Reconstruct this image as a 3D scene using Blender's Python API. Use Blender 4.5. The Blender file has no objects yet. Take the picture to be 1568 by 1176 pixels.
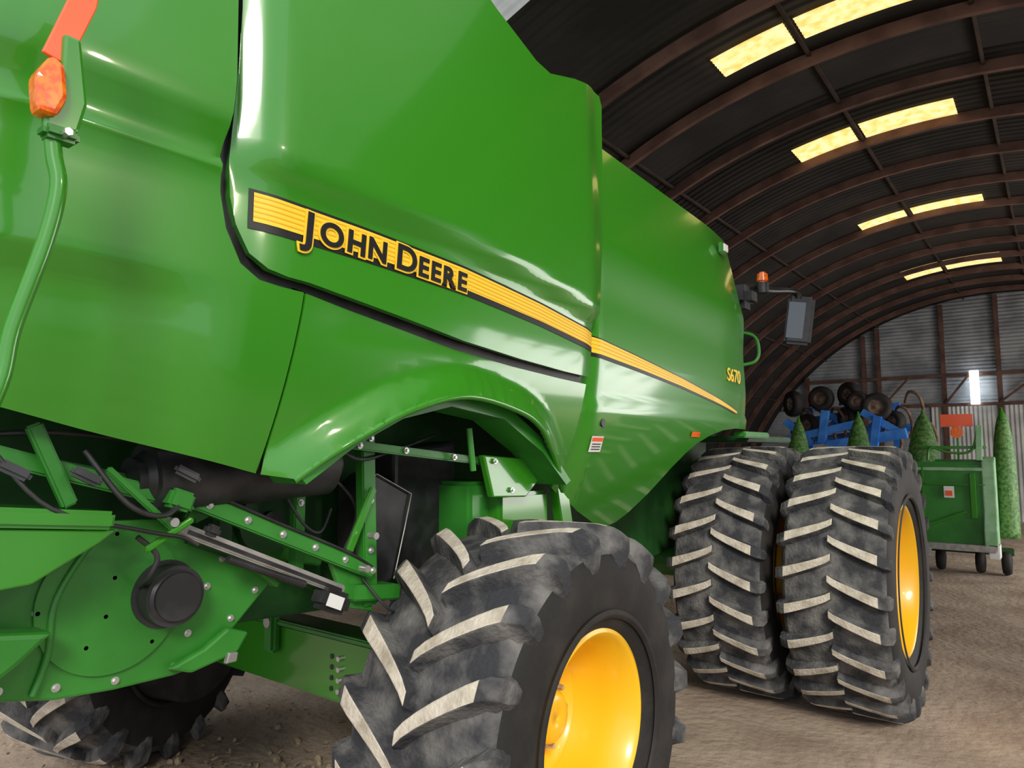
import bpy, bmesh, math, random
from mathutils import Vector, Matrix, Euler, noise
random.seed(4)
S=bpy.context.scene
COL=S.collection
S.view_settings.view_transform='Standard'

# ---------------------------------------------------------------- materials
def mat(name,c1,c2=None,rough=.5,metal=0,coat=0,scale=8,bump=0,bscale=30,spec=.5,lo=.4,hi=.6,emit=0,wave=None,detail=4):
    m=bpy.data.materials.new(name); m.use_nodes=True
    n=m.node_tree.nodes; l=m.node_tree.links; b=n['Principled BSDF']
    b.inputs['Base Color'].default_value=(*c1,1)
    b.inputs['Roughness'].default_value=rough; b.inputs['Metallic'].default_value=metal
    b.inputs['Coat Weight'].default_value=coat; b.inputs['Coat Roughness'].default_value=.08
    b.inputs['Specular IOR Level'].default_value=spec
    tc=n.new('ShaderNodeTexCoord')
    if c2:
        t=n.new('ShaderNodeTexNoise'); t.inputs['Scale'].default_value=scale; t.inputs['Detail'].default_value=detail
        r=n.new('ShaderNodeValToRGB'); r.color_ramp.elements[0].position=lo; r.color_ramp.elements[1].position=hi
        r.color_ramp.elements[0].color=(*c1,1); r.color_ramp.elements[1].color=(*c2,1)
        l.new(tc.outputs['Object'],t.inputs['Vector']); l.new(t.outputs['Fac'],r.inputs['Fac']); l.new(r.outputs['Color'],b.inputs['Base Color'])
        if emit: l.new(r.outputs['Color'],b.inputs['Emission Color'])
    if emit:
        if not c2: b.inputs['Emission Color'].default_value=(*c1,1)
        b.inputs['Emission Strength'].default_value=emit
    if wave:
        w=n.new('ShaderNodeTexWave'); w.bands_direction=wave[0]; w.inputs['Scale'].default_value=wave[1]
        bp=n.new('ShaderNodeBump'); bp.inputs['Strength'].default_value=wave[2]; bp.inputs['Distance'].default_value=.03
        l.new(tc.outputs['Object'],w.inputs['Vector']); l.new(w.outputs['Fac'],bp.inputs['Height']); l.new(bp.outputs['Normal'],b.inputs['Normal'])
    elif bump:
        t2=n.new('ShaderNodeTexNoise'); t2.inputs['Scale'].default_value=bscale; t2.inputs['Detail'].default_value=6
        bp=n.new('ShaderNodeBump'); bp.inputs['Strength'].default_value=bump; bp.inputs['Distance'].default_value=.02
        l.new(tc.outputs['Object'],t2.inputs['Vector']); l.new(t2.outputs['Fac'],bp.inputs['Height']); l.new(bp.outputs['Normal'],b.inputs['Normal'])
    return m
GREEN=mat('green_paint',(.032,.222,.010),rough=.28,coat=.9,spec=.4)
GREEN2=mat('green_chassis_paint',(.020,.165,.014),(.032,.225,.024),rough=.42,coat=.15,scale=3)
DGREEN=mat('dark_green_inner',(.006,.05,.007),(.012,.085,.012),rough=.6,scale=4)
LGREEN=mat('pale_green',(.20,.42,.20),(.30,.52,.30),rough=.5,scale=5)  # lighter green for the header post, flange and hose arm
YEL=mat('yellow_paint',(.9,.50,.010),rough=.35,coat=.3)
DECAL=mat('yellow_decal',(.92,.58,.03),rough=.4)
DECAL2=mat('orange_decal_lines',(.80,.42,.01),rough=.4)
BLK=mat('black_decal',(.006,.006,.007),rough=.4)
RUBBER=mat('tire_sidewall_rubber',(.010,.009,.008),(.036,.03,.025),rough=.75,scale=5,bump=.15,bscale=40,lo=.45,hi=.8,detail=8)
TREAD=mat('tire_dusty_tread',(.032,.033,.037),(.22,.21,.195),rough=.88,scale=7,bump=.5,bscale=50,lo=.42,hi=.78,detail=10)
LUG=mat('tire_lug_worn_top',(.36,.31,.235),(.62,.56,.46),rough=.9,scale=12,bump=.4,bscale=60,lo=.3,hi=.6,detail=8)
BPL=mat('black_plastic',(.012,.012,.013),(.03,.03,.032),rough=.45,scale=8)
STEEL=mat('galvanised_steel',(.35,.34,.32),(.5,.48,.44),rough=.4,metal=.6,scale=15)
BOLT=mat('bolt_zinc',(.6,.6,.58),rough=.35,metal=.8)
GROUND=mat('dirt_floor',(.27,.195,.14),(.46,.36,.27),rough=.95,scale=1.6,bump=1.0,bscale=14,lo=.3,hi=.7,detail=12)
ROOF=mat('dark_corrugated_roof',(.008,.0065,.006),(.022,.017,.014),rough=.85,scale=1.2,wave=('Y',2.2,.8))
ROOFL=mat('glowing_canopy_sheet',(.62,.66,.68),(.75,.78,.8),rough=.6,scale=2,wave=('Y',2.2,.9),emit=.3)  # emission added to brighten the sheet, which is poorly lit from beneath
RIB=mat('red_oxide_rib',(.085,.038,.028),(.15,.075,.055),rough=.75,scale=3)
WALL=mat('grey_corrugated_wall',(.24,.26,.28),(.40,.42,.44),rough=.7,scale=1.5,wave=('Z',3,.9))
WALLL=mat('white_corrugated_sheet',(.5,.51,.5),(.68,.68,.66),rough=.6,scale=1.5,wave=('X',3,.9))
SKYL=mat('yellow_translucent_skylight',(1,.60,.15),(1,.86,.46),rough=.6,scale=9,emit=.95,lo=.35,hi=.65,detail=10)
WIN=mat('bright_window_gap',(.85,.95,1),emit=7)
ORANGE=mat('orange_lens',(1,.22,.01),(.8,.1,.01),rough=.2,coat=.6,scale=60)
RED=mat('red_reflector',(.95,.12,.03),rough=.3,coat=.4)
WHITE=mat('white_label',(.75,.75,.72),rough=.5)
BLUE=mat('blue_paint',(.02,.16,.60),(.05,.24,.7),rough=.5,scale=4)
RUST=mat('rusty_steel',(.10,.05,.03),(.2,.13,.09),rough=.8,scale=10)
STRAW=mat('straw',(.16,.12,.07),(.36,.28,.18),rough=.95,scale=20)
GLASS=mat('dark_tinted_glass',(.01,.012,.014),rough=.08,coat=1)
MIRR=mat('mirror_glass',(.10,.11,.115),rough=.12,metal=.9)

# ---------------------------------------------------------------- helpers
def empty(name,loc=(0,0,0)):
    e=bpy.data.objects.new(name,None); COL.objects.link(e); e.location=loc; return e
def obj(name,me,parent=None,mats=(),smooth=False):
    o=bpy.data.objects.new(name,me); COL.objects.link(o)
    for m in mats: me.materials.append(m)
    if smooth:
        for p in me.polygons: p.use_smooth=True
    if parent: o.parent=parent
    return o
def frombm(name,bm,parent,mats,smooth=False,sharp=None):
    me=bpy.data.meshes.new(name); bm.normal_update(); bm.to_mesh(me); bm.free()
    o=obj(name,me,parent,mats,smooth)
    if sharp: me.set_sharp_from_angle(angle=math.radians(sharp))
    return o
def box(name,c,s,m,parent=None,rot=(0,0,0),bev=.01):
    bm=bmesh.new(); bmesh.ops.create_cube(bm,size=1)
    bmesh.ops.scale(bm,vec=s,verts=bm.verts)
    if bev: bmesh.ops.bevel(bm,geom=bm.edges[:],offset=min(bev,min(s)*.3),segments=2,affect='EDGES')
    bmesh.ops.rotate(bm,cent=(0,0,0),matrix=Euler([math.radians(a) for a in rot]).to_matrix(),verts=bm.verts)
    bmesh.ops.translate(bm,vec=c,verts=bm.verts)
    return frombm(name,bm,parent,[m])
def bar(name,p1,p2,w,h,m,parent=None,bev=.006):
    p1=Vector(p1);p2=Vector(p2);d=p2-p1;L=d.length
    bm=bmesh.new(); bmesh.ops.create_cube(bm,size=1); bmesh.ops.scale(bm,vec=(w,L,h),verts=bm.verts)
    if bev: bmesh.ops.bevel(bm,geom=bm.edges[:],offset=min(bev,w*.3,h*.3),segments=2,affect='EDGES')
    y=d.normalized(); x=Vector((1,0,0))
    if abs(y.dot(x))>.9: x=Vector((0,0,1))
    x=(x-y*x.dot(y)).normalized(); z=x.cross(y)
    M=Matrix((x,y,z)).transposed().to_4x4(); M.translation=(p1+p2)/2
    bmesh.ops.transform(bm,matrix=M,verts=bm.verts)
    return frombm(name,bm,parent,[m])
def cyl(name,p1,p2,r,m,parent=None,r2=None,seg=24,bev=0):
    p1=Vector(p1);p2=Vector(p2);d=p2-p1
    bm=bmesh.new(); bmesh.ops.create_cone(bm,cap_ends=True,segments=seg,radius1=r,radius2=r if r2 is None else r2,depth=d.length)
    if bev:
        es=[e for e in bm.edges if len(e.link_faces)==2 and any(len(f.verts)>4 for f in e.link_faces)]
        bmesh.ops.bevel(bm,geom=es,offset=bev,segments=3,affect='EDGES')
    M=d.to_track_quat('Z','Y').to_matrix().to_4x4(); M.translation=(p1+p2)/2
    bmesh.ops.transform(bm,matrix=M,verts=bm.verts)
    return frombm(name,bm,parent,[m],True,40)
def catmull(pts,n=6):
    out=[]; P=[Vector(p) for p in pts]
    for i in range(len(P)-1):
        a=P[max(i-1,0)];b=P[i];c=P[i+1];d=P[min(i+2,len(P)-1)]
        for k in range(n):
            t=k/n
            out.append(.5*((2*b)+(c-a)*t+(2*a-5*b+4*c-d)*t*t+(3*b-a-3*c+d)*t**3))
    out.append(P[-1]); return out
def tube(name,pts,r,m,parent=None,smooth=6):
    cu=bpy.data.curves.new(name,'CURVE'); cu.dimensions='3D'; cu.bevel_depth=r; cu.bevel_resolution=4; cu.use_fill_caps=True
    pp=catmull(pts,smooth) if smooth else [Vector(p) for p in pts]
    sp=cu.splines.new('POLY'); sp.points.add(len(pp)-1)
    for i,p in enumerate(pp): sp.points[i].co=(*p,1)
    sp.use_smooth=True
    cu.materials.append(m); o=bpy.data.objects.new(name,cu); COL.objects.link(o)
    if parent:o.parent=parent
    return o
def prism(name,poly,x0,x1,m,parent=None,bev=.008):
    bm=bmesh.new(); vs=[bm.verts.new((x0,p[0],p[1])) for p in poly]; f=bm.faces.new(vs)
    r=bmesh.ops.extrude_face_region(bm,geom=[f]); nv=[v for v in r['geom'] if isinstance(v,bmesh.types.BMVert)]
    bmesh.ops.translate(bm,vec=(x1-x0,0,0),verts=nv); bmesh.ops.recalc_face_normals(bm,faces=bm.faces)
    o=frombm(name,bm,parent,[m])
    if bev:
        b=o.modifiers.new('b','BEVEL'); b.width=bev; b.segments=2; b.limit_method='ANGLE'; b.angle_limit=math.radians(25)
    return o
def bolts(name,pts,r,m,parent,dx=.012):
    bm=bmesh.new()
    for (x,y,z) in pts:
        M=Matrix.Rotation(math.pi/2,4,'Y'); M.translation=(x+dx/2,y,z)
        bmesh.ops.create_cone(bm,cap_ends=True,segments=6,radius1=r,radius2=r*.85,depth=dx,matrix=M)
        M2=M.copy(); M2.translation=(x,y,z)
        bmesh.ops.create_cone(bm,cap_ends=True,segments=14,radius1=r*1.5,radius2=r*1.5,depth=.006,matrix=M2)
    return frombm(name,bm,parent,[m])
def sm(a,b,x):
    t=max(0,min(1,(x-a)/(b-a))); return t*t*(3-2*t)

def panel(name,poly,fx,m,parent,thick=.03,step=.045,bev=.010,zcuts=()):
    bm=bmesh.new(); vs=[bm.verts.new((0,p[0],p[1])) for p in poly]; f=bm.faces.new(vs); f.normal_update()
    if f.normal.x<0: f.normal_flip()
    ys=[p[0] for p in poly]; zs=[p[1] for p in poly]
    y=min(ys)+step*.5
    while y<max(ys):
        bmesh.ops.bisect_plane(bm,geom=bm.verts[:]+bm.edges[:]+bm.faces[:],dist=1e-4,plane_co=(0,y,0),plane_no=(0,1,0)); y+=step
    zl=[]; z=min(zs)+step*.5
    while z<max(zs): zl.append(z); z+=step
    zl=[z for z in zl if all(abs(z-c)>step*.3 for c in zcuts)]+list(zcuts)
    for z in zl:
        bmesh.ops.bisect_plane(bm,geom=bm.verts[:]+bm.edges[:]+bm.faces[:],dist=1e-4,plane_co=(0,0,z),plane_no=(0,0,1))
    for v in bm.verts: v.co.x=fx(v.co.y,v.co.z)
    o=frombm(name,bm,parent,[m],True)
    s=o.modifiers.new('s','SOLIDIFY'); s.thickness=thick; s.offset=-1
    b=o.modifiers.new('b','BEVEL'); b.width=bev; b.segments=3; b.limit_method='ANGLE'; b.angle_limit=math.radians(45)
    w=o.modifiers.new('w','WEIGHTED_NORMAL'); w.keep_sharp=True
    return o
def revolve(bm,prof,seg,cen=(0,0,0),mi=0,mfun=None):
    rings=[]
    for (x,r) in prof:
        rings.append([bm.verts.new((cen[0]+x,cen[1]-r*math.cos(2*math.pi*k/seg),cen[2]+r*math.sin(2*math.pi*k/seg))) for k in range(seg)])
    for i in range(len(rings)-1):
        for k in range(seg):
            f=bm.faces.new((rings[i][k],rings[i+1][k],rings[i+1][(k+1)%seg],rings[i][(k+1)%seg])); f.smooth=True
            f.material_index=mfun(i) if mfun else mi

# ---------------------------------------------------------------- wheels
def wheel(tag,c,R,W,rimR,N,dirn,skew,parent,lugh=.05,out=1,lw=.03,steer=0,wide=1.45):
    g=bpy.data.objects.new('wheel_'+tag,None); COL.objects.link(g); g.parent=parent; g.location=c; g.rotation_euler=(0,0,math.radians(steer))
    h=R-lugh; q=h-rimR
    half=[(W*.38,rimR-.02),(W*.43,rimR+.02),(W*.47,rimR+.05),(W*.505,rimR+q*.35),(W*.515,rimR+q*.55),(W*.50,rimR+q*.75),(W*.475,h-.06),(W*.43,h-.02),(W*.3,h-.004),(W*.1,h)]
    prof=[(-x,r) for x,r in half]+[(x,r) for x,r in reversed(half)]
    bm=bmesh.new()
    revolve(bm,prof,96,mfun=lambda i:1 if (6<=i<=len(prof)-8) else 0)
    for s in (-1,1):
        revolve(bm,[(s*W*.50,rimR+.075),(s*(W*.50+.012),rimR+.085),(s*(W*.505+.012),rimR+.095),(s*W*.508,rimR+.11)],96)
    secs=[0,.1,.25,.42,.6,.76,.88,.96,1.0,1.04,1.07]
    for s in (-1,1):
        for k in range(N):
            th0=2*math.pi*k/N+(math.pi/N if s>0 else 0)
            prev=None; jit=random.uniform(-.01,.01)
            for ti,t in enumerate(secs):
                x=s*(-.012+min(t,1)*W*.5)
                th=th0-dirn*skew*(min(t,1)**.8)+jit
                # top radius / lateral position rounding over the shoulder
                if t<.85: rt=R
                elif t<.9: rt=R-.006
                elif t<.97: rt=R-.02
                elif t<1.01: rt=R-.045
                elif t<1.05: rt=R-.10
                else: rt=R-.17
                rb=(h-.02) if t<.87 else (h-.05 if t<.97 else (h-.09 if t<1.01 else (h-.13 if t<1.05 else h-.18)))
                xt=x if t<1 else s*W*(.515 if t<1.03 else (.525 if t<1.06 else .515))
                xb=x*.98 if t<.97 else s*W*.46
                w=lw*(.85+.40*min(t,1)); a=w/R; ab=a*wide
                if t>1.05: a*=.7; ab*=.7
                def P(xx,rr,tt): return bm.verts.new((xx,-rr*math.cos(tt),rr*math.sin(tt)))
                ring=[P(xb,rb,th-ab),P(xt,rt,th-a),P(xt,rt,th+a),P(xb,rb,th+ab)]
                if prev:
                    for j in range(3):
                        f=bm.faces.new((prev[j],ring[j],ring[j+1],prev[j+1]))
                        f.material_index=2 if (j==1 and t<.95) else 1
                else:
                    f=bm.faces.new(ring); f.material_index=1
                prev=ring
            f=bm.faces.new(prev); f.material_index=1
    bmesh.ops.recalc_face_normals(bm,faces=bm.faces)
    o=frombm('tire',bm,g,[RUBBER,TREAD,LUG])
    bv=o.modifiers.new('b','BEVEL'); bv.width=.006; bv.segments=2; bv.limit_method='ANGLE'; bv.angle_limit=math.radians(38)
    bm=bmesh.new()
    rp=[(W*.40,rimR+.035),(W*.435,rimR+.03),(W*.445,rimR+.012),(W*.43,rimR-.004),(W*.39,rimR-.012),(W*.36,rimR-.03),(W*.22,rimR-.04),(W*.16,rimR-.055),(W*.05,rimR-.075),(W*.0,rimR-.10),(-W*.02,rimR*.62),(W*.0,rimR*.5),(W*.06,rimR*.44),(W*.07,rimR*.36),(W*.07,rimR*.30)]
    revolve(bm,[(out*x,r) for x,r in rp],72)
    revolve(bm,[(-out*x,r) for x,r in rp[:8]]+[(-out*W*.0,rimR-.06),(out*W*.05,rimR-.08)],72)
    hub=[(W*.07,rimR*.30),(W*.15,rimR*.28),(W*.17,rimR*.24),(W*.17,.001)]
    revolve(bm,[(out*x,r) for x,r in hub],40)
    bmesh.ops.recalc_face_normals(bm,faces=bm.faces)
    o=frombm('rim',bm,g,[YEL],True,50)
    so=o.modifiers.new('s','SOLIDIFY'); so.thickness=.006; so.offset=0
    bolts('wheel_bolts',[(out*W*.075,rimR*.40*math.cos(a*math.pi/5),rimR*.40*math.sin(a*math.pi/5)) for a in range(10)],.014,BOLT,g,.03*out)
    return g

# ================================================================= COMBINE
CH=empty('combine_harvester')
X0=-1.9
arch=[(1.406,1.858),(1.51,1.93),(1.645,2.006),(1.864,2.108),(2.155,2.172),(2.506,2.129),(2.70,2.06),(2.83,1.96),(2.95,1.85),(3.05,1.75)]
archc=[(p.x,p.y) for p in catmull([(a,b,0) for a,b in arch],5)]
def dArch(y,z): return min(math.hypot(y-a,z-b) for a,b in archc)
def base(y,z):
    x=X0
    if z<2.42: x-=.30*(2.42-z)**2+.06*(2.42-z)
    if y<.7: x-=(.7-y)**2*.55
    return x
def stripeTop(y):
    pts=[(1.166,2.740),(1.6,2.722),(2.11,2.691),(2.65,2.635),(3.153,2.567),(3.7,2.503),(4.336,2.423),(4.9,2.34),(5.45,2.25)]
    for (a,b),(c,d) in zip(pts,pts[1:]):
        if y<=c: return b+(d-b)*(y-a)/(c-a)
    return pts[-1][1]
def fU(y,z):
    x=base(y,z)+.015
    st=stripeTop(y)
    x+=.048*sm(st+.035,st+.09,z)*sm(1.11,1.2,y)
    x-=.03*sm(3.0,3.9,z)
    x-=.022*sm(1.26,1.11,y)+.03*sm(3.05,3.24,y)
    x+=.02*math.sin(max(0,min(1,(y-1.1)/2.1))*math.pi)
    return x
def fT(y,z):
    x=base(y,z)
    x+=.05*sm(2.80,2.93,z)+.018*math.exp(-((z-2.775)/.022)**2)
    k=1-sm(.75,1.2,y)
    x-=k*(.06*max(0,2.76-z)+.04*sm(2.46,2.36,z))
    x-=.10*max(0,z-3.0)
    return x
def fL(y,z):
    x=base(y,z); d=dArch(y,z)
    return x+.075*max(0,1-d/.11)**.8 - .012*sm(2.30,2.38,z)*sm(1.35,1.6,y)
def fF(y,z):
    x=base(y,z)-.03
    if z<2.2: x+=.02
    cz=3.10-.04*(y-3.2)
    x-=.22*max(0,z-cz)
    x+=.02*sm(cz-.35,cz,z)
    x-=.10*max(0,y-5.0)**2
    x-=.035*sm(3.30,3.16,y)
    return x
U=[(1.135,4.05),(1.13,3.3),(1.12,3.04),(1.105,2.81),(1.112,2.70),(1.133,2.62),(1.175,2.54),(1.232,2.503),(1.30,2.490),(1.38,2.486),(1.758,2.437),(2.114,2.388),(2.5,2.355),(2.874,2.333),(3.13,2.325),(3.165,2.6),(3.22,3.0),(3.26,3.4),(3.285,3.84),(3.26,3.89),(3.15,3.89),(2.95,3.845),(2.72,3.77),(2.60,3.78),(2.42,3.84),(2.3,3.88),(1.9,4.05)]
panel('upper_rear_panel',U,fU,GREEN,CH)
Lp=[(1.385,2.455),(1.758,2.405),(2.114,2.355),(2.5,2.322),(2.874,2.30),(3.12,2.29),(3.09,2.0),(3.062,1.755)]+list(reversed(archc))+[(1.31,1.875)]
panel('lower_rear_panel',Lp,fL,GREEN,CH,step=.03)
T=[(-.35,2.22),(.1,2.16),(.568,2.068),(.857,1.992),(1.301,1.878),(1.376,2.457),(1.29,2.46),(1.215,2.467),(1.15,2.505),(1.10,2.60),(1.078,2.70),(1.07,2.81),(1.09,3.04),(1.10,3.3),(1.11,4.0),(-.35,4.0)]
panel('rear_hood_panel',T,fT,GREEN,CH,zcuts=(2.75,2.765,2.78,2.80,2.93,2.36,2.46))
F=[(3.10,1.755),(3.25,1.68),(3.4,1.615),(3.7,1.51),(3.80,1.492),(3.87,1.492),(3.95,1.51),(4.05,1.56),(4.2,1.67),(4.40,1.835),(4.55,1.93),(4.70,2.0),(4.90,2.06),(5.12,2.10),(5.40,2.12),(5.72,2.12),(5.66,2.4),(5.60,2.718),(5.57,3.1),(5.60,3.66),(3.40,3.74),(3.30,3.1),(3.20,2.6),(3.16,2.3)]
panel('front_side_panel',F,fF,GREEN,CH,thick=.04)
def strip(name,path,w,m,fx,off):
    bm=bmesh.new(); pv=None
    P=catmull([(a,b,0) for a,b in path],5)
    for i,p in enumerate(P):
        d=(P[min(i+1,len(P)-1)]-P[max(i-1,0)]).normalized(); nn=Vector((-d.y,d.x,0))
        a=p+nn*w/2;b=p-nn*w/2
        v=(bm.verts.new((fx(a.x,a.y)+off,a.x,a.y)),bm.verts.new((fx(b.x,b.y)+off,b.x,b.y)))
        if pv: bm.faces.new((pv[0],pv[1],v[1],v[0]))
        pv=v
    return frombm(name,bm,CH,[m])
seam=[(1.12,4.0),(1.115,3.316),(1.105,3.041),(1.088,2.812),(1.115,2.612),(1.163,2.522),(1.22,2.486),(1.375,2.472),(1.758,2.420),(2.114,2.371),(2.874,2.316),(3.12,2.307)]
strip('door_seal',seam,.07,BPL,base,-.035)
strip('door_seal_lower',[(1.38,2.47),(1.34,2.2),(1.305,1.89)],.05,DGREEN,base,-.035)
strip('door_seal_front',[(3.25,3.5),(3.24,3.1),(3.17,2.5),(3.13,2.25),(3.08,1.80)],.12,BPL,base,-.09)
core=[(-.3,2.3),(1.2,2.25),(3.1,2.25),(3.2,2.2),(5.3,2.2),(5.15,3.42),(3.3,3.5),(3.2,3.75),(2.6,3.7),(-.3,3.85)]
prism('hull_core',core,-2.16,-4.64,GREEN2,CH)
prism('far_side_panel',[(-.3,2.1),(1.3,1.9),(1.7,2.1),(2.7,2.1),(3.1,1.75),(3.85,1.5),(4.7,2.0),(5.6,2.1),(5.3,3.5),(3.2,3.85),(-.3,3.95)],-4.64,-4.9,GREEN,CH)
tube('wheel_arch_edge',[(base(y,z)+.06,y,z-.004) for y,z in archc],.014,GREEN,CH,0)
prism('wheel_arch_liner',[(1.45,1.84),(1.66,1.97),(1.88,2.07),(2.15,2.13),(2.5,2.09),(2.8,1.94),(3.0,1.78),(3.04,1.80),(2.83,1.99),(2.52,2.15),(2.15,2.2),(1.86,2.13),(1.64,2.02),(1.42,1.87)],-1.96,-2.15,GREEN2,CH,.0)
def decal(name,y0,y1,top,bot,fx,m,off,n=50):
    bm=bmesh.new(); pv=None
    for i in range(n+1):
        y=y0+(y1-y0)*i/n; row=[]
        for j in range(4):
            z=top(y)+(bot(y)-top(y))*j/3; row.append(bm.verts.new((fx(y,z)+off,y,z)))
        if pv:
            for j in range(3): bm.faces.new((pv[j],pv[j+1],row[j+1],row[j]))
        pv=row
    return frombm(name,bm,CH,[m],True)
wid=lambda y:.124-.014*(y-1.166)/2
decal('decal_border',1.166,3.15,stripeTop,lambda y:stripeTop(y)-wid(y),fU,BLK,.003)
decal('decal_yellow',1.18,3.146,lambda y:stripeTop(y)-.010,lambda y:stripeTop(y)-wid(y)+.024,fU,DECAL,.005)
for i in range(5):
    decal('decal_pinstripe',1.18,3.146,lambda y,i=i:stripeTop(y)-.018-.016*i,lambda y,i=i:stripeTop(y)-.0225-.016*i,fU,DECAL2,.0062)
wf=lambda y:.108-.078*(y-3.2)/2.25
decal('decal_front_border',3.205,5.43,lambda y:stripeTop(y)+.004,lambda y:stripeTop(y)-wf(y),fF,BLK,.003)
decal('decal_front_yellow',3.21,5.42,lambda y:stripeTop(y)-.004,lambda y:stripeTop(y)-wf(y)+.02*(1-.5*sm(3.2,5.4,y)),fF,DECAL,.005)
for i in range(3):
    decal('decal_front_pin',3.21,4.9,lambda y,i=i:stripeTop(y)-wf(y)*(.15+.2*i),lambda y,i=i:stripeTop(y)-wf(y)*(.2+.2*i),fF,DECAL2,.0062)
def text(name,s,y,z,size,m,x,slope,off=0,ext=.0015,sx=1.0):
    cu=bpy.data.curves.new(name,'FONT'); cu.body=s; cu.size=size; cu.extrude=ext; cu.offset=off
    cu.materials.append(m); o=bpy.data.objects.new(name,cu); COL.objects.link(o); o.parent=CH
    xa=Vector((0,math.cos(slope),math.sin(slope))); ya=Vector((0,-math.sin(slope),math.cos(slope))); za=xa.cross(ya)
    M=Matrix((xa*sx,ya,za)).transposed().to_4x4(); M.translation=(x,y,z); o.matrix_world=M
    bpy.context.view_layer.update()
    return o
ty=1.345
for s,size in (('J',.140),('OHN',.106),(' ',.06),('D',.128),('EERE',.102)):
    if s==' ': ty+=.035; continue
    for ch in s:
        z=stripeTop(ty)-.104-(.012 if ch=='J' else 0); xx=fU(ty,z)
        o=text('letter_outline_'+ch,ch,ty,z,size,DECAL,xx+.0085,-.075,off=.010,sx=1.12)
        o=text('letter_'+ch,ch,ty,z,size,BLK,xx+.0125,-.075,off=.0034,sx=1.12)
        ty+=o.dimensions.x+ .013
text('model_lettering','S670',5.13,2.47,.14,DECAL,fF(5.2,2.5)+.012,-.03,off=.001,sx=1.0)
def flat(name,y,z,w,h,m,fx,off=.004):
    return decal(name,y-w/2,y+w/2,lambda a:z+h/2,lambda a:z-h/2,fx,m,off,4)
flat('warning_label',3.34,1.985,.12,.085,WHITE,fF,.006); flat('warning_label_bar',3.34,2.01,.11,.02,RED,fF,.008)
for i in range(3): flat('warning_label_text',3.34,1.985-.014*i,.09,.005,BLK,fF,.008)
flat('side_reflector',4.62,2.06,.14,.035,ORANGE,fF,.008)
cyl('panel_latch',(fF(3.36,2.10),3.36,2.10),(fF(3.36,2.10)+.008,3.36,2.10),.022,BPL,CH)
box('work_light',(fF(5.3,3.5)+.03,5.30,3.52),(.04,.10,.09),GREEN,CH); box('work_light_lens',(fF(5.3,3.5)+.055,5.30,3.52),(.012,.08,.06),WHITE,CH)
# ---- rear extremity light bracket
tube('light_bracket_tube',[(-1.69,.44,1.9),(-1.685,.50,2.08),(-1.68,.516,2.2),(-1.655,.555,2.38),(-1.645,.57,2.5),(-1.65,.56,2.57),(-1.652,.553,2.635)],.017,GREEN,CH)
prism('light_bracket_plate',[(.535,2.61),(.60,2.63),(.615,2.70),(.595,2.84),(.56,2.84),(.56,2.70),(.535,2.68)],-1.665,-1.635,GREEN,CH)
box('light_bracket_clamp',(-1.645,.565,2.615),(.05,.07,.03),GREEN2,CH)
cyl('light_bracket_bolt',(-1.64,.57,2.615),(-1.605,.57,2.615),.009,BOLT,CH,seg=6)
prism('orange_light_lens',[(.515,2.645),(.553,2.645),(.570,2.69),(.562,2.76),(.535,2.775),(.507,2.72)],-1.67,-1.615,ORANGE,CH,.012)
prism('orange_reflector_strip',[(.525,2.785),(.575,2.775),(.625,2.93),(.64,3.06),(.605,3.06),(.575,2.95)],-1.655,-1.645,RED,CH,.003)
# ---- wheels
wheel('rear',(-1.90,2.62,.81),.83,.74,.37,19,-1,.30,CH,lugh=.065,lw=.031,wide=2.0)
wheel('rear_far',(-4.95,2.35,.80),.83,.72,.37,19,-1,.30,CH,lugh=.065,lw=.031,out=-1,steer=20,wide=2.0)
cyl('far_rim_dark_disc',(-4.78,2.38,.80),(-4.42,2.5,.80),.42,BPL,CH,seg=40)  # black disc added over the yellow far rim so it reads dark
wheel('front_outer',(-1.27,6.1,.985),1.0,.70,.53,25,1,.14,CH,lw=.029,wide=1.6)
wheel('front_inner',(-2.09,6.1,.985),1.0,.70,.53,25,1,.14,CH,lw=.029,wide=1.6)
wheel('front_far_inner',(-4.72,6.1,.985),1.0,.70,.53,25,1,.14,CH,lw=.029,out=-1)
wheel('front_far_outer',(-5.54,6.1,.985),1.0,.70,.53,25,1,.14,CH,lw=.029,out=-1)
cyl('front_axle',(-1.5,6.1,.985),(-5.3,6.1,.985),.16,GREEN2,CH)
cyl('dual_spacer',(-1.1,6.1,.985),(-2.2,6.1,.985),.22,YEL,CH)
# ---- chassis
XC=-2.62
prism('chassis_side_wall',[(.3,2.3),(.3,1.5),(1.0,1.3),(2.0,1.25),(3.0,1.2),(5.2,1.1),(6.4,1.2),(6.4,2.3)],XC,-4.2,DGREEN,CH)
box('rear_axle_beam',(-3.4,2.62,.80),(2.5,.24,.34),GREEN,CH,bev=.02)
box('rear_axle_beam_flange',(-3.4,2.49,.98),(2.5,.05,.03),GREEN2,CH)
for i in range(4):
    cyl('axle_bolt_%d'%i,(-3.05,2.51,.70+i*.055),(-3.05,2.48,.70+i*.055),.014,BOLT,CH,seg=8)
    cyl('axle_bolt_b%d'%i,(-3.12,2.51,.70+i*.055),(-3.12,2.495,.70+i*.055),.014,BPL,CH,seg=8)
box('axle_lug_plate',(-3.62,2.47,.92),(.10,.06,.22),GREEN2,CH,bev=.02)
cyl('axle_lug_pin',(-3.62,2.43,.98),(-3.62,2.5,.98),.03,BOLT,CH)
box('axle_pivot_block',(-2.45,2.75,1.35),(.4,.30,.9),GREEN2,CH,bev=.02)
box('axle_knuckle',(-2.3,2.62,.8),(.25,.3,.5),GREEN2,CH,bev=.04)
XP=-2.28
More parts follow.
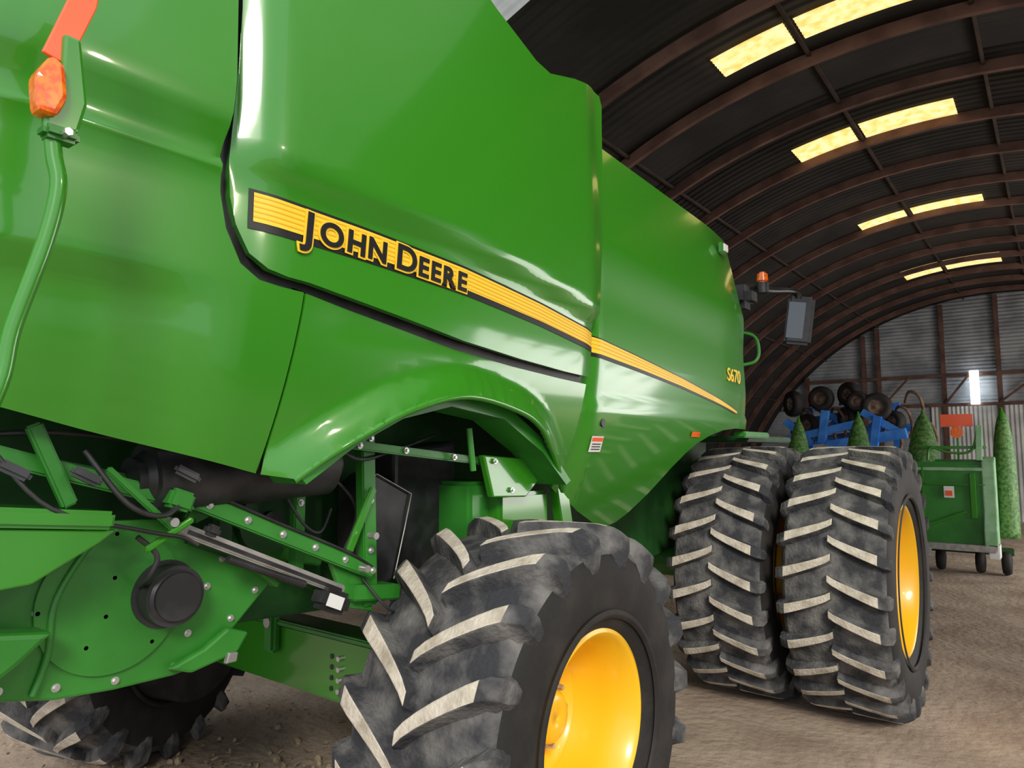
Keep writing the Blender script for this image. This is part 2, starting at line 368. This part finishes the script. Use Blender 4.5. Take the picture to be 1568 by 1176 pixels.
plate=[(.45,1.72),(.45,1.35),(.60,1.30),(.726,1.28),(.86,1.25),(1.02,1.237),(1.20,1.235),(1.33,1.25),(1.376,1.28),(1.40,1.34),(1.545,1.479),(1.40,1.60),(1.133,1.735),(.95,1.74),(.85,1.70),(.709,1.60)]
prism('chopper_side_plate',plate,XP,XP-.02,GREEN2,CH)
pb=[(XP,y,z) for y,z in [(.72,1.31),(.86,1.285),(1.02,1.265),(1.20,1.265),(1.33,1.29),(1.39,1.38),(1.48,1.46),(1.35,1.585),(1.24,1.66),(1.0,1.70),(.86,1.66),(.98,1.46),(1.0,1.57),(1.12,1.36),(1.24,1.36),(.93,1.38),(1.30,1.50),(.80,1.50)]]
bolts('plate_bolts',pb,.008,BOLT,CH)
cyl('hub_cap',(XP,1.154,1.50),(XP+.10,1.154,1.50),.092,BPL,CH,bev=.02,seg=40)
cyl('hub_cap_ring',(XP,1.154,1.50),(XP+.02,1.154,1.50),.105,BPL,CH,seg=40)
cyl('plate_boss',(XP,1.0,1.50),(XP+.012,1.0,1.50),.21,GREEN2,CH,seg=48)
tube('plate_rib',[(XP+.01,.80,1.28),(XP+.012,.83,1.38),(XP+.012,.84,1.52),(XP+.012,.90,1.64),(XP+.01,.97,1.72)],.010,GREEN2,CH)
bar('plate_flange',(XP+.02,.95,1.74),(XP+.02,.5,1.60),.05,.02,GREEN,CH)
prism('plate_edge_flange',[(1.14,1.735),(1.40,1.60),(1.55,1.48),(1.54,1.465),(1.39,1.585),(1.13,1.72)],XP+.05,XP,GREEN2,CH,.004)
prism('spreader_guard',[(.3,1.62),(.3,1.36),(.62,1.33),(.72,1.40),(.80,1.47),(.6,1.50)],XP+.14,XP+.02,GREEN2,CH,.015)
prism('plate_foot',[(1.16,1.27),(1.24,1.24),(1.40,1.27),(1.44,1.33),(1.36,1.36),(1.28,1.31)],XP+.04,XP+.01,GREEN2,CH,.01)
prism('plate_corner',[(1.35,1.245),(1.39,1.245),(1.395,1.275),(1.36,1.28)],XP+.05,XP+.03,STEEL,CH,.004)
box('straw_tray',(-2.22,.60,1.79),(.30,.62,.05),GREEN,CH,rot=(-6,0,0))
prism('straw_tray_skirt',[(.30,1.79),(.92,1.73),(.88,1.70),(.72,1.61),(.30,1.58)],-2.09,-2.11,GREEN,CH,.006)
bar('strut_grey',(-2.17,1.13,1.715),(-2.17,1.78,1.425),.03,.038,STEEL,CH)
bar('strut_grey_slot',(-2.152,1.16,1.70),(-2.152,1.76,1.432),.006,.012,BPL,CH,0)
bar('rail_upper',(-2.22,1.17,1.81),(-2.22,1.96,1.47),.05,.06,GREEN2,CH)
bar('rail_lower',(-2.24,1.2,1.67),(-2.24,1.72,1.44),.03,.03,DGREEN,CH)
bar('rail_top',(-2.3,.62,1.95),(-2.3,1.25,1.80),.05,.05,GREEN2,CH)
bar('rail_rear',(-2.2,.45,2.0),(-2.2,1.2,1.78),.03,.05,GREEN2,CH)
bar('post_a',(-2.25,1.94,2.1),(-2.25,1.975,1.33),.05,.07,GREEN2,CH)
bar('post_b',(-2.35,1.70,2.1),(-2.35,1.70,1.45),.04,.05,GREEN2,CH)
bar('post_c',(-2.45,1.45,2.1),(-2.45,1.45,1.5),.04,.06,DGREEN,CH)
bar('brace_a',(-2.2,1.95,1.80),(-2.2,1.83,1.56),.02,.035,GREEN,CH)
bar('brace_b',(-2.15,.72,2.02),(-2.15,.82,1.80),.03,.04,GREEN2,CH)
bar('brace_c',(-2.28,1.35,1.95),(-2.28,1.22,1.72),.03,.035,GREEN2,CH)
bar('brace_d',(-2.4,1.30,1.72),(-2.4,1.75,1.90),.03,.05,GREEN2,CH)
bar('frame_gusset',(-2.48,1.50,1.62),(-2.48,1.92,1.52),.03,.10,GREEN2,CH)
prism('side_gusset_plate',[(1.78,1.52),(1.96,1.44),(2.0,1.30),(1.86,1.34)],-2.24,-2.27,GREEN2,CH)
bar('link_rod',(-2.13,1.02,1.66),(-2.13,1.16,1.74),.015,.02,GREEN,CH); bar('link_rod_b',(-2.12,.90,1.90),(-2.14,1.12,1.70),.015,.02,GREEN2,CH)
cyl('damper',(-2.16,1.30,1.60),(-2.16,1.60,1.475),.013,BPL,CH)
box('latch_box',(-2.14,1.12,1.80),(.05,.08,.06),GREEN2,CH,rot=(-20,0,0)); box('clip_box',(-2.12,1.22,1.70),(.04,.05,.035),BPL,CH,rot=(-24,0,0))
for i,(y,z) in enumerate([(1.10,1.735),(1.86,1.50),(1.90,1.62)]): cyl('pivot_pin_%d'%i,(-2.16,y,z),(-2.12,y,z),.014,BOLT,CH,seg=12)
bar('foot_bracket',(-2.25,1.86,1.40),(-2.25,2.10,1.37),.12,.06,GREEN2,CH)
bolts('rail_bolts',[(-2.195,1.25+i*.14,1.775-i*.06) for i in range(6)]+[(-2.22,1.95,2.0),(-2.22,1.955,1.75),(-2.22,1.96,1.55),(-2.22,1.965,1.40),(-2.33,1.70,1.95),(-2.33,1.70,1.75)],.009,BOLT,CH)
box('actuator_motor',(-2.16,1.72,1.40),(.09,.14,.08),BPL,CH,rot=(-24,0,0),bev=.02)
box('actuator_label',(-2.11,1.70,1.405),(.006,.07,.045),WHITE,CH,rot=(-24,0,0),bev=0)
cyl('air_tank',(-2.25,1.02,1.86),(-2.25,1.78,1.90),.115,BPL,CH,bev=.045,seg=36)
cyl('pulley',(-2.5,1.62,1.68),(-2.42,1.62,1.68),.12,DGREEN,CH,seg=40); cyl('pulley_hub',(-2.42,1.62,1.68),(-2.39,1.62,1.68),.04,BPL,CH)
prism('rubber_chute',[(2.02,1.80),(2.10,1.86),(2.32,1.76),(2.28,1.60),(2.22,1.38),(2.10,1.33),(2.02,1.40)],-2.36,-2.52,BPL,CH,.02)
tube('chute_edge',[(-2.35,2.03,1.80),(-2.35,2.10,1.85),(-2.35,2.31,1.755),(-2.35,2.27,1.60),(-2.35,2.21,1.39)],.003,STEEL,CH,0)
prism('belt_guard',[(2.3,1.95),(2.72,2.0),(2.72,1.5),(2.45,1.36),(2.3,1.4)],-2.45,-2.6,BPL,CH,.02)
bar('arch_rail',(-2.2,1.75,1.98),(-2.2,3.05,1.86),.05,.035,GREEN2,CH)
prism('arch_bracket',[(2.55,1.93),(3.0,1.90),(3.05,1.84),(2.88,1.72),(2.62,1.73)],-2.12,-2.16,GREEN,CH)
box('arch_block',(-2.3,2.95,1.62),(.25,.42,.24),GREEN,CH,bev=.02)
bar('arch_post',(-2.15,3.12,2.1),(-2.15,3.35,1.2),.06,.1,GREEN,CH)
cyl('arch_pin',(-2.1,2.42,2.05),(-2.1,2.45,1.86),.014,GREEN2,CH)
box('arch_label',(-2.115,3.0,1.86),(.004,.08,.05),WHITE,CH,bev=0)
bolts('arch_bolts',[(-2.11,2.62,1.90),(-2.11,2.95,1.87),(-2.11,2.75,1.76),(-2.17,2.1,1.95),(-2.17,2.4,1.92),(-2.17,1.85,1.97)],.009,BOLT,CH)
hs=[[(-2.1,.62,1.95),(-2.08,.75,1.80),(-2.1,1.0,1.72),(-2.12,1.12,1.69),(-2.13,1.18,1.66)],
[(-2.14,1.0,1.70),(-2.14,1.06,1.64),(-2.16,1.05,1.58),(-2.24,1.06,1.54)],
[(-2.2,1.12,1.84),(-2.19,1.25,1.81),(-2.19,1.5,1.70),(-2.19,1.8,1.57),(-2.2,1.95,1.49)],
[(-2.3,1.75,2.05),(-2.2,1.85,1.92),(-2.25,2.1,1.95),(-2.3,2.4,2.02)],
[(-2.2,1.9,1.45),(-2.15,2.0,1.32),(-2.3,2.2,1.28),(-2.5,2.3,1.35)],
[(-2.4,.3,2.0),(-2.3,.5,1.98),(-2.2,.8,2.0),(-2.3,1.2,1.96)],
[(-2.4,1.5,2.1),(-2.3,1.6,1.95),(-2.28,1.8,1.85),(-2.3,1.95,1.7),(-2.35,1.9,1.5)],
[(-2.15,.85,1.95),(-2.1,.95,1.80),(-2.1,1.06,1.76),(-2.15,1.15,1.82)],
[(-2.3,1.6,1.80),(-2.26,1.66,1.68),(-2.26,1.74,1.64),(-2.3,1.82,1.72)]]
for i,h in enumerate(hs): tube('hydraulic_hose_%d'%i,h,.008 if i%2 else .006,BPL,CH)
for i,(y,z) in enumerate([(.63,1.92),(.80,1.90),(1.08,1.90)]):
    bar('grip_%d'%i,(-2.1,y,z),(-2.08,y+.07,z-.04),.03,.03,BPL,CH,.01)
# ---- front of machine
cab=[(5.85,2.1),(7.3,2.1),(7.5,2.9),(7.35,3.55),(5.85,3.55)]
prism('cab_glass',cab,-2.85,-4.15,GLASS,CH,.04)
prism('cab_roof',[(5.75,3.55),(7.6,3.52),(7.65,3.62),(7.4,3.74),(5.8,3.74)],-2.75,-4.25,GREEN,CH,.05)
box('cab_platform',(-2.6,6.5,2.05),(1.1,1.2,.05),DGREEN,CH)
tube('ladder_rail',[(-2.15,5.75,2.95),(-2.0,5.95,2.92),(-1.97,6.0,2.8),(-2.0,5.98,2.70),(-2.1,5.85,2.66)],.014,GREEN2,CH)
tube('mirror_arm',[(-2.2,5.7,3.2),(-2.05,5.9,3.33),(-1.93,6.2,3.34),(-1.85,6.5,3.38),(-1.80,6.6,3.36),(-1.80,6.6,3.2)],.028,BPL,CH)
box('mirror_housing',(-1.80,6.62,3.12),(.23,.09,.44),BPL,CH,rot=(0,8,20),bev=.03)
box('mirror_glass',(-1.815,6.565,3.12),(.14,.012,.33),MIRR,CH,rot=(0,8,20),bev=.003)
cyl('beacon_base',(-1.92,6.0,3.28),(-1.92,6.0,3.37),.05,BPL,CH)
cyl('beacon_lens',(-1.92,6.0,3.37),(-1.92,6.0,3.46),.05,ORANGE,CH,r2=.042,bev=.015)
box('cab_lamp_cluster',(-2.05,5.8,3.22),(.25,.25,.2),BPL,CH,bev=.06)
box('front_fender_bar',(-2.05,6.0,2.08),(.1,.6,.05),GREEN2,CH)

# ================================================================= SHED
AC=(-1.2,-1.0); AR=7.4; A0=math.asin(1/7.4)
def ap(a,r=AR): return (AC[0]-r*math.cos(a),AC[1]+r*math.sin(a))
def vault(name,y0,y1,m,n=72,a1=None):
    a1=a1 or math.pi-A0
    bm=bmesh.new(); ra=[];rb=[]
    for i in range(n+1):
        a=A0+(a1-A0)*i/n; x,z=ap(a); ra.append(bm.verts.new((x,y0,z))); rb.append(bm.verts.new((x,y1,z)))
    for i in range(n): bm.faces.new((ra[i],ra[i+1],rb[i+1],rb[i]))
    bmesh.ops.recalc_face_normals(bm,faces=bm.faces)
    o=frombm(name,bm,None,[m],True); s=o.modifiers.new('s','SOLIDIFY'); s.thickness=.04; s.offset=0
    return o
# the right-hand side of the vault is open (unseen gap added to let light in) between y=9 and y=19
vault('ceiling',4.9,9,ROOF); vault('ceiling_open_bay',9,19,ROOF,a1=math.radians(138)); vault('ceiling_end_bay',19,24,ROOF)
vault('ceiling_canopy',2.4,4.899,ROOFL)  # near end extended out of view to block sky over the front panel
rg=empty('roof_rib_frame')
bm=bmesh.new()
Y=6.6
while Y<23.9:
    n=60; prev=None
    for i in range(n+1):
        a=A0+(math.pi-2*A0)*i/n
        (x1,z1)=ap(a,AR-.03);(x2,z2)=ap(a,AR-.16)
        r=[bm.verts.new((x1,Y-.035,z1)),bm.verts.new((x1,Y+.035,z1)),bm.verts.new((x2,Y+.035,z2)),bm.verts.new((x2,Y-.035,z2))]
        if prev:
            for j in range(4): bm.faces.new((prev[j],prev[(j+1)%4],r[(j+1)%4],r[j]))
        prev=r
    Y+=1.36
bmesh.ops.recalc_face_normals(bm,faces=bm.faces)
frombm('arch_ribs',bm,rg,[RIB])
DRIB=mat('dark_purlin',(.03,.016,.012),(.05,.028,.02),rough=.8,scale=3)
for i,deg in enumerate([22,38,52,66,84.2,96,110,125,140,156]):
    x,z=ap(math.radians(deg),AR-.06); bar('purlin_%d'%i,(x,5.2,z),(x,23.9,z),.04,.04,DRIB,rg)
sk=empty('skylight_panels')
def skyl(i,y0,y1,xa,xb):
    aa=math.acos((AC[0]-xa)/AR); ab=math.acos((AC[0]-xb)/AR)
    bm=bmesh.new(); pv=None; ny=28
    for j in range(9):
        a=aa+(ab-aa)*j/8; row=[]
        for q in range(ny+1):
            y=y0+(y1-y0)*q/ny; x,z=ap(a,AR-.05-.012*math.sin(q*math.pi/2)); row.append(bm.verts.new((x,y,z)))
        if pv:
            for q in range(ny): bm.faces.new((pv[q],pv[q+1],row[q+1],row[q]))
        pv=row
    frombm('skylight_%d'%i,bm,sk,[SKYL],True)
i=0
for y0,y1 in [(7.15,7.6),(10.1,10.75),(14.3,15.1),(18.8,19.8)]:
    skyl(i,y0,y1,-2.78,-2.0); skyl(i+1,y0,y1,-1.9,-.8); i+=2
bm=bmesh.new(); vs=[bm.verts.new((ap(A0+(math.pi-2*A0)*i/60)[0],24,ap(A0+(math.pi-2*A0)*i/60)[1])) for i in range(61)]
bm.faces.new(vs); o=frombm('wall_back',bm,None,[WALL]); s=o.modifiers.new('s','SOLIDIFY'); s.thickness=.05
box('wall_back_lower_sheeting',(1.5,23.9,1.62),(8.8,.04,3.2),WALLL,None)
wf_=empty('wall_back_framing')
for i,x in enumerate([-6.3,-4.62,-4.22,-2.53,-1.2,.5,2.4]):
    zt=AC[1]+math.sqrt(AR**2-(x-AC[0])**2)-.1
    box('post_%d'%i,(x,23.8,zt/2),(.12,.1,zt),RIB,wf_)
for i,z in enumerate([3.25,4.1]):
    w=math.sqrt(AR**2-(z-AC[1])**2)-.2; box('girt_%d'%i,(AC[0],23.75,z),(2*w,.08,.09),RIB,wf_)
bar('wall_brace_0',(-3.4,23.7,4.1),(-4.2,23.7,3.2),.06,.06,RIB,wf_); bar('wall_brace_1',(-2.5,23.7,3.3),(-1.9,23.7,4.1),.06,.06,RIB,wf_); bar('wall_brace_2',(-1.2,23.7,3.3),(-.2,23.7,4.1),.06,.06,RIB,wf_)
box('window_1',(-1.78,23.65,3.72),(.22,.05,.95),WIN,None)
bm=bmesh.new(); bmesh.ops.create_grid(bm,x_segments=200,y_segments=240,size=1)
for v in bm.verts:
    v.co.x=v.co.x*16-2; v.co.y=v.co.y*18+7
    x,y=v.co.x,v.co.y
    v.co.z=.02*noise.noise(Vector((x*.8,y*.8,0)))-.012
    if x<-1.5 and y<5: v.co.z+=.025*noise.noise(Vector((x*3,y*3,3)))
FLOOR=frombm('floor',bm,None,[GROUND],True)
bm=bmesh.new()
for i in range(3200):
    if random.random()<.6: x=random.gauss(-3.0,.7); y=random.gauss(2.2,.5)
    else: x=random.uniform(-6,-1.2); y=random.uniform(.8,3.5)
    L=random.uniform(.006,.022); a=random.uniform(0,6.28); w=random.uniform(.003,.010); z=random.uniform(.0,.02)+.006
    dx,dy=math.cos(a)*L,math.sin(a)*L; nx,ny=-math.sin(a)*w,math.cos(a)*w
    t=random.uniform(-.01,.02)
    bm.faces.new([bm.verts.new(p) for p in ((x-dx-nx,y-dy-ny,z),(x+dx-nx,y+dy-ny,z+t),(x+dx+nx,y+dy+ny,z+t+.004),(x-dx+nx,y-dy+ny,z+.004))])
for i in range(900):
    x=random.gauss(-3.0,.75); y=random.gauss(1.9,.55); r=random.uniform(.008,.034)
    bmesh.ops.create_icosphere(bm,subdivisions=1,radius=r,matrix=Matrix.Translation((x,y,.002+r*.25)))
frombm('straw_debris',bm,FLOOR,[STRAW])

# ================================================================= CORN HEADER
HD=empty('corn_header')
SN=mat('green_ribbed_snout',(.03,.13,.02),(.13,.27,.06),rough=.55,scale=22,bump=.4,bscale=40)
HY=13.7
box('header_end_panel',(-1.5,HY,1.12),(1.22,.9,1.30),GREEN2,HD,bev=.04)
box('header_top_beam',(-2.4,HY-.1,1.74),(3.1,.3,.14),GREEN,HD,bev=.03)
box('header_top_flange',(-1.5,HY-.46,1.66),(1.2,.05,.05),LGREEN,HD)
box('header_lower_lip',(-1.5,HY-.35,.46),(1.35,.6,.10),STEEL,HD)
bm_pts=[(HY-.62,.42),(HY-.62,.75),(HY-.48,1.0),(HY-.48,1.78),(HY-.2,1.86),(HY-.2,.42)]
prism('header_end_post',bm_pts,-.98,-.80,LGREEN,HD,.02)
box('header_end_foot',(-.86,HY-.45,.42),(.14,.34,.22),WHITE,HD)
box('header_back_frame',(-2.9,HY+.1,1.3),(1.8,.5,.5),GREEN2,HD,bev=.03)
box('header_rib',(-1.78,HY-.47,1.15),(.04,.03,1.1),GREEN,HD); box('header_rib_h',(-1.5,HY-.47,1.42),(1.15,.03,.03),GREEN,HD)
bar('header_brace',(-2.0,HY-.48,.65),(-1.2,HY-.48,1.0),.04,.04,GREEN,HD)
prism('header_gusset',[(HY-.5,1.6),(HY-.5,.9),(HY-.45,.9),(HY-.45,1.6)],-1.14,-1.06,GREEN,HD)
box('header_label',(-1.42,HY-.49,1.30),(.14,.01,.18),WHITE,HD,bev=0); box('header_label_mark',(-1.42,HY-.5,1.28),(.09,.01,.08),RED,HD,bev=0)
cyl('header_lamp',(-1.87,HY-.5,1.5),(-1.87,HY-.46,1.5),.05,BPL,HD)
def snout(i,x,zb,zt,r,pw,tilt=.12):
    bm=bmesh.new(); prof=[]; nseg=24
    for k in range(23):
        t=k/22; rr=r*max(0,1-t**pw)**.62+.004; prof.append((zb+(zt-zb)*t,rr*(1+(.025 if k%2 and t<.95 else 0))))
    rings=[[bm.verts.new((x+rr*math.cos(2*math.pi*q/nseg),HY-.1+tilt*(zz-zb)+rr*math.sin(2*math.pi*q/nseg),zz)) for q in range(nseg)] for zz,rr in prof]
    for a,b in zip(rings,rings[1:]):
        for q in range(nseg): bm.faces.new((a[q],a[(q+1)%nseg],b[(q+1)%nseg],b[q]))
    bm.faces.new(rings[-1]); bm.faces.new(rings[0][::-1])
    frombm('snout_%d'%i,bm,HD,[SN],True)
for i,(x,zb,zt,r,pw) in enumerate([(-3.82,1.3,2.52,.24,1.5),(-2.80,1.3,2.58,.25,1.5),(-1.80,1.5,2.58,.25,1.8),(-.70,.6,2.60,.155,4)]): snout(i,x,zb,zt,r,pw)
for i,(x,zt) in enumerate([(-3.82,2.50),(-2.80,2.56),(-1.80,2.56),(-.70,2.56)]): cyl('snout_tip_%d'%i,(x,HY+.04,zt-.08),(x,HY+.06,zt+.08),.05,GREEN,HD,r2=.012)
box('marker_board',(-1.28,HY-.35,2.43),(.44,.03,.20),RED,HD,bev=0); bar('marker_post',(-1.28,HY-.33,1.8),(-1.28,HY-.33,2.4),.03,.03,GREEN,HD)
cyl('marker_lamp',(-1.28,HY-.42,2.24),(-1.28,HY-.35,2.24),.09,ORANGE,HD)
box('marker_bar',(-1.35,HY-.35,2.0),(.9,.04,.05),GREEN,HD); tube('marker_hose',[(-1.7,HY-.4,1.8),(-1.65,HY-.4,2.0),(-1.4,HY-.4,1.92),(-1.1,HY-.4,1.95),(-1.0,HY-.4,2.3)],.02,GREEN,HD)
bar('hose_arm',(-1.0,HY-.4,1.8),(-.98,HY-.4,2.35),.08,.08,LGREEN,HD)
for i,x in enumerate([-2.0,-1.65,-1.1,-.75]):
    bm=bmesh.new(); revolve(bm,[(-.05,.06),(-.07,.09),(-.06,.16),(-.03,.185),(.03,.185),(.06,.16),(.07,.09),(.05,.06)],32,(x,HY+.1,.185)); frombm('transport_tire_%d'%i,bm,HD,[RUBBER])
    cyl('transport_hub_%d'%i,(x-.045,HY+.1,.185),(x+.045,HY+.1,.185),.075,RUST,HD)
box('transport_axle',(-1.4,HY+.1,.36),(1.5,.1,.12),DGREEN,HD)

# ================================================================= BLUE CULTIVATOR
BC=empty('folded_cultivator')
YB=16.8
for i,(a,b,w) in enumerate([((-4.8,YB,2.1),(-2.3,YB,2.45),.16),((-4.6,YB,2.6),(-2.6,YB,2.9),.13),((-4.5,YB,.1),(-4.4,YB,2.9),.14),((-3.5,YB,.1),(-3.5,YB,3.0),.14),((-2.6,YB,.1),(-2.7,YB,2.8),.14),((-4.4,YB-.1,2.1),(-3.5,YB-.1,2.9),.12),((-3.5,YB-.1,2.2),(-2.7,YB-.1,2.8),.12),((-4.6,YB,1.2),(-2.5,YB,1.2),.14),((-4.2,YB-.2,2.9),(-3.2,YB-.2,2.2),.14),((-3.9,YB-.7,2.05),(-2.4,YB-.7,2.3),.2),((-4.7,YB-.7,2.2),(-3.3,YB-.75,2.5),.16),((-3.2,YB-.7,2.75),(-2.5,YB-.7,2.3),.14),((-4.0,YB-.75,2.1),(-3.9,YB-.75,2.8),.15),((-3.0,YB-.75,2.0),(-2.9,YB-.75,2.65),.15),((-4.75,YB-.7,2.6),(-4.2,YB-.7,2.1),.14)]):
    bar('frame_%d'%i,a,b,w,w,BLUE,BC)
for i,(x,z,r) in enumerate([(-4.62,2.98,.29),(-4.05,3.08,.27),(-3.5,3.15,.27),(-2.95,2.85,.30),(-4.35,2.5,.25),(-3.55,2.65,.25),(-3.3,2.98,.22),(-2.65,2.55,.22)]):
    bm=bmesh.new()
    pr=[(-.09,r*.5),(-.11,r*.7),(-.09,r*.93),(-.04,r),(.04,r),(.09,r*.93),(.11,r*.7),(.09,r*.5)]
    revolve(bm,pr,32); M=Matrix.Rotation(math.radians(45+(i*37)%60),4,'Z'); M.translation=(x,YB-.55+.1*(i%3),z); bmesh.ops.transform(bm,matrix=M,verts=bm.verts)
    frombm('gauge_tire_%d'%i,bm,BC,[RUBBER])
    bm=bmesh.new(); revolve(bm,[(-.06,r*.52),(-.03,r*.3),(-.06,.04),(-.06,.001)],24); revolve(bm,[(.06,r*.52),(.03,r*.3),(.06,.04),(.06,.001)],24); bmesh.ops.transform(bm,matrix=M,verts=bm.verts)
    frombm('gauge_rim_%d'%i,bm,BC,[STRAW if i==0 else RUST],True)
for i in range(13):
    x=-4.8+i*.21; z=2.35+.3*(i%3)
    tube('tine_%d'%i,[(x,YB-.1,z),(x+.12,YB-.35,z+.2),(x+.30,YB-.42,z+.1),(x+.36,YB-.35,z-.2),(x+.30,YB-.3,z-.45)],.03,RUST,BC)

# ================================================================= LIGHT + CAMERA
w=bpy.data.worlds.new('World'); S.world=w; w.use_nodes=True
w.node_tree.nodes['Background'].inputs[0].default_value=(.88,.92,1,1); w.node_tree.nodes['Background'].inputs[1].default_value=1.25
def sun(e,ang,d,c):
    L=bpy.data.lights.new('daylight_sun','SUN'); L.energy=e; L.angle=math.radians(ang); L.color=c
    o=bpy.data.objects.new('daylight_sun',L); COL.objects.link(o); o.rotation_euler=Vector(d).to_track_quat('-Z','Y').to_euler()
sun(2.4,14,(-.62,.62,-.5),(1,.95,.86))
def area(name,loc,d,sx,sy,p,c):
    L=bpy.data.lights.new(name,'AREA'); L.shape='RECTANGLE'; L.size=sx; L.size_y=sy; L.energy=p; L.color=c
    o=bpy.data.objects.new(name,L); COL.objects.link(o); o.location=loc; o.rotation_euler=Vector(d).to_track_quat('-Z','Y').to_euler()
area('added_interior_fill',(4.9,14,2.4),(-1,.1,-.15),9.5,3.5,560,(1,.96,.9))  # unseen area light added to brighten the shed interior
L=bpy.data.lights.new('hood_highlight_lamp','POINT'); L.energy=70; L.color=(1,.86,.66); L.shadow_soft_size=.12  # unseen point light added to make the hot spot on the rear hood
o=bpy.data.objects.new('hood_highlight_lamp',L); COL.objects.link(o); o.location=(1.9,1.95,3.9)
cam=bpy.data.cameras.new('camera'); co=bpy.data.objects.new('camera',cam); COL.objects.link(co)
cam.sensor_width=36; cam.lens=24.96; cam.clip_start=.05
co.location=(0,0,1.95); co.rotation_euler=(math.radians(90+5.36),0,math.radians(37.5))
S.camera=co
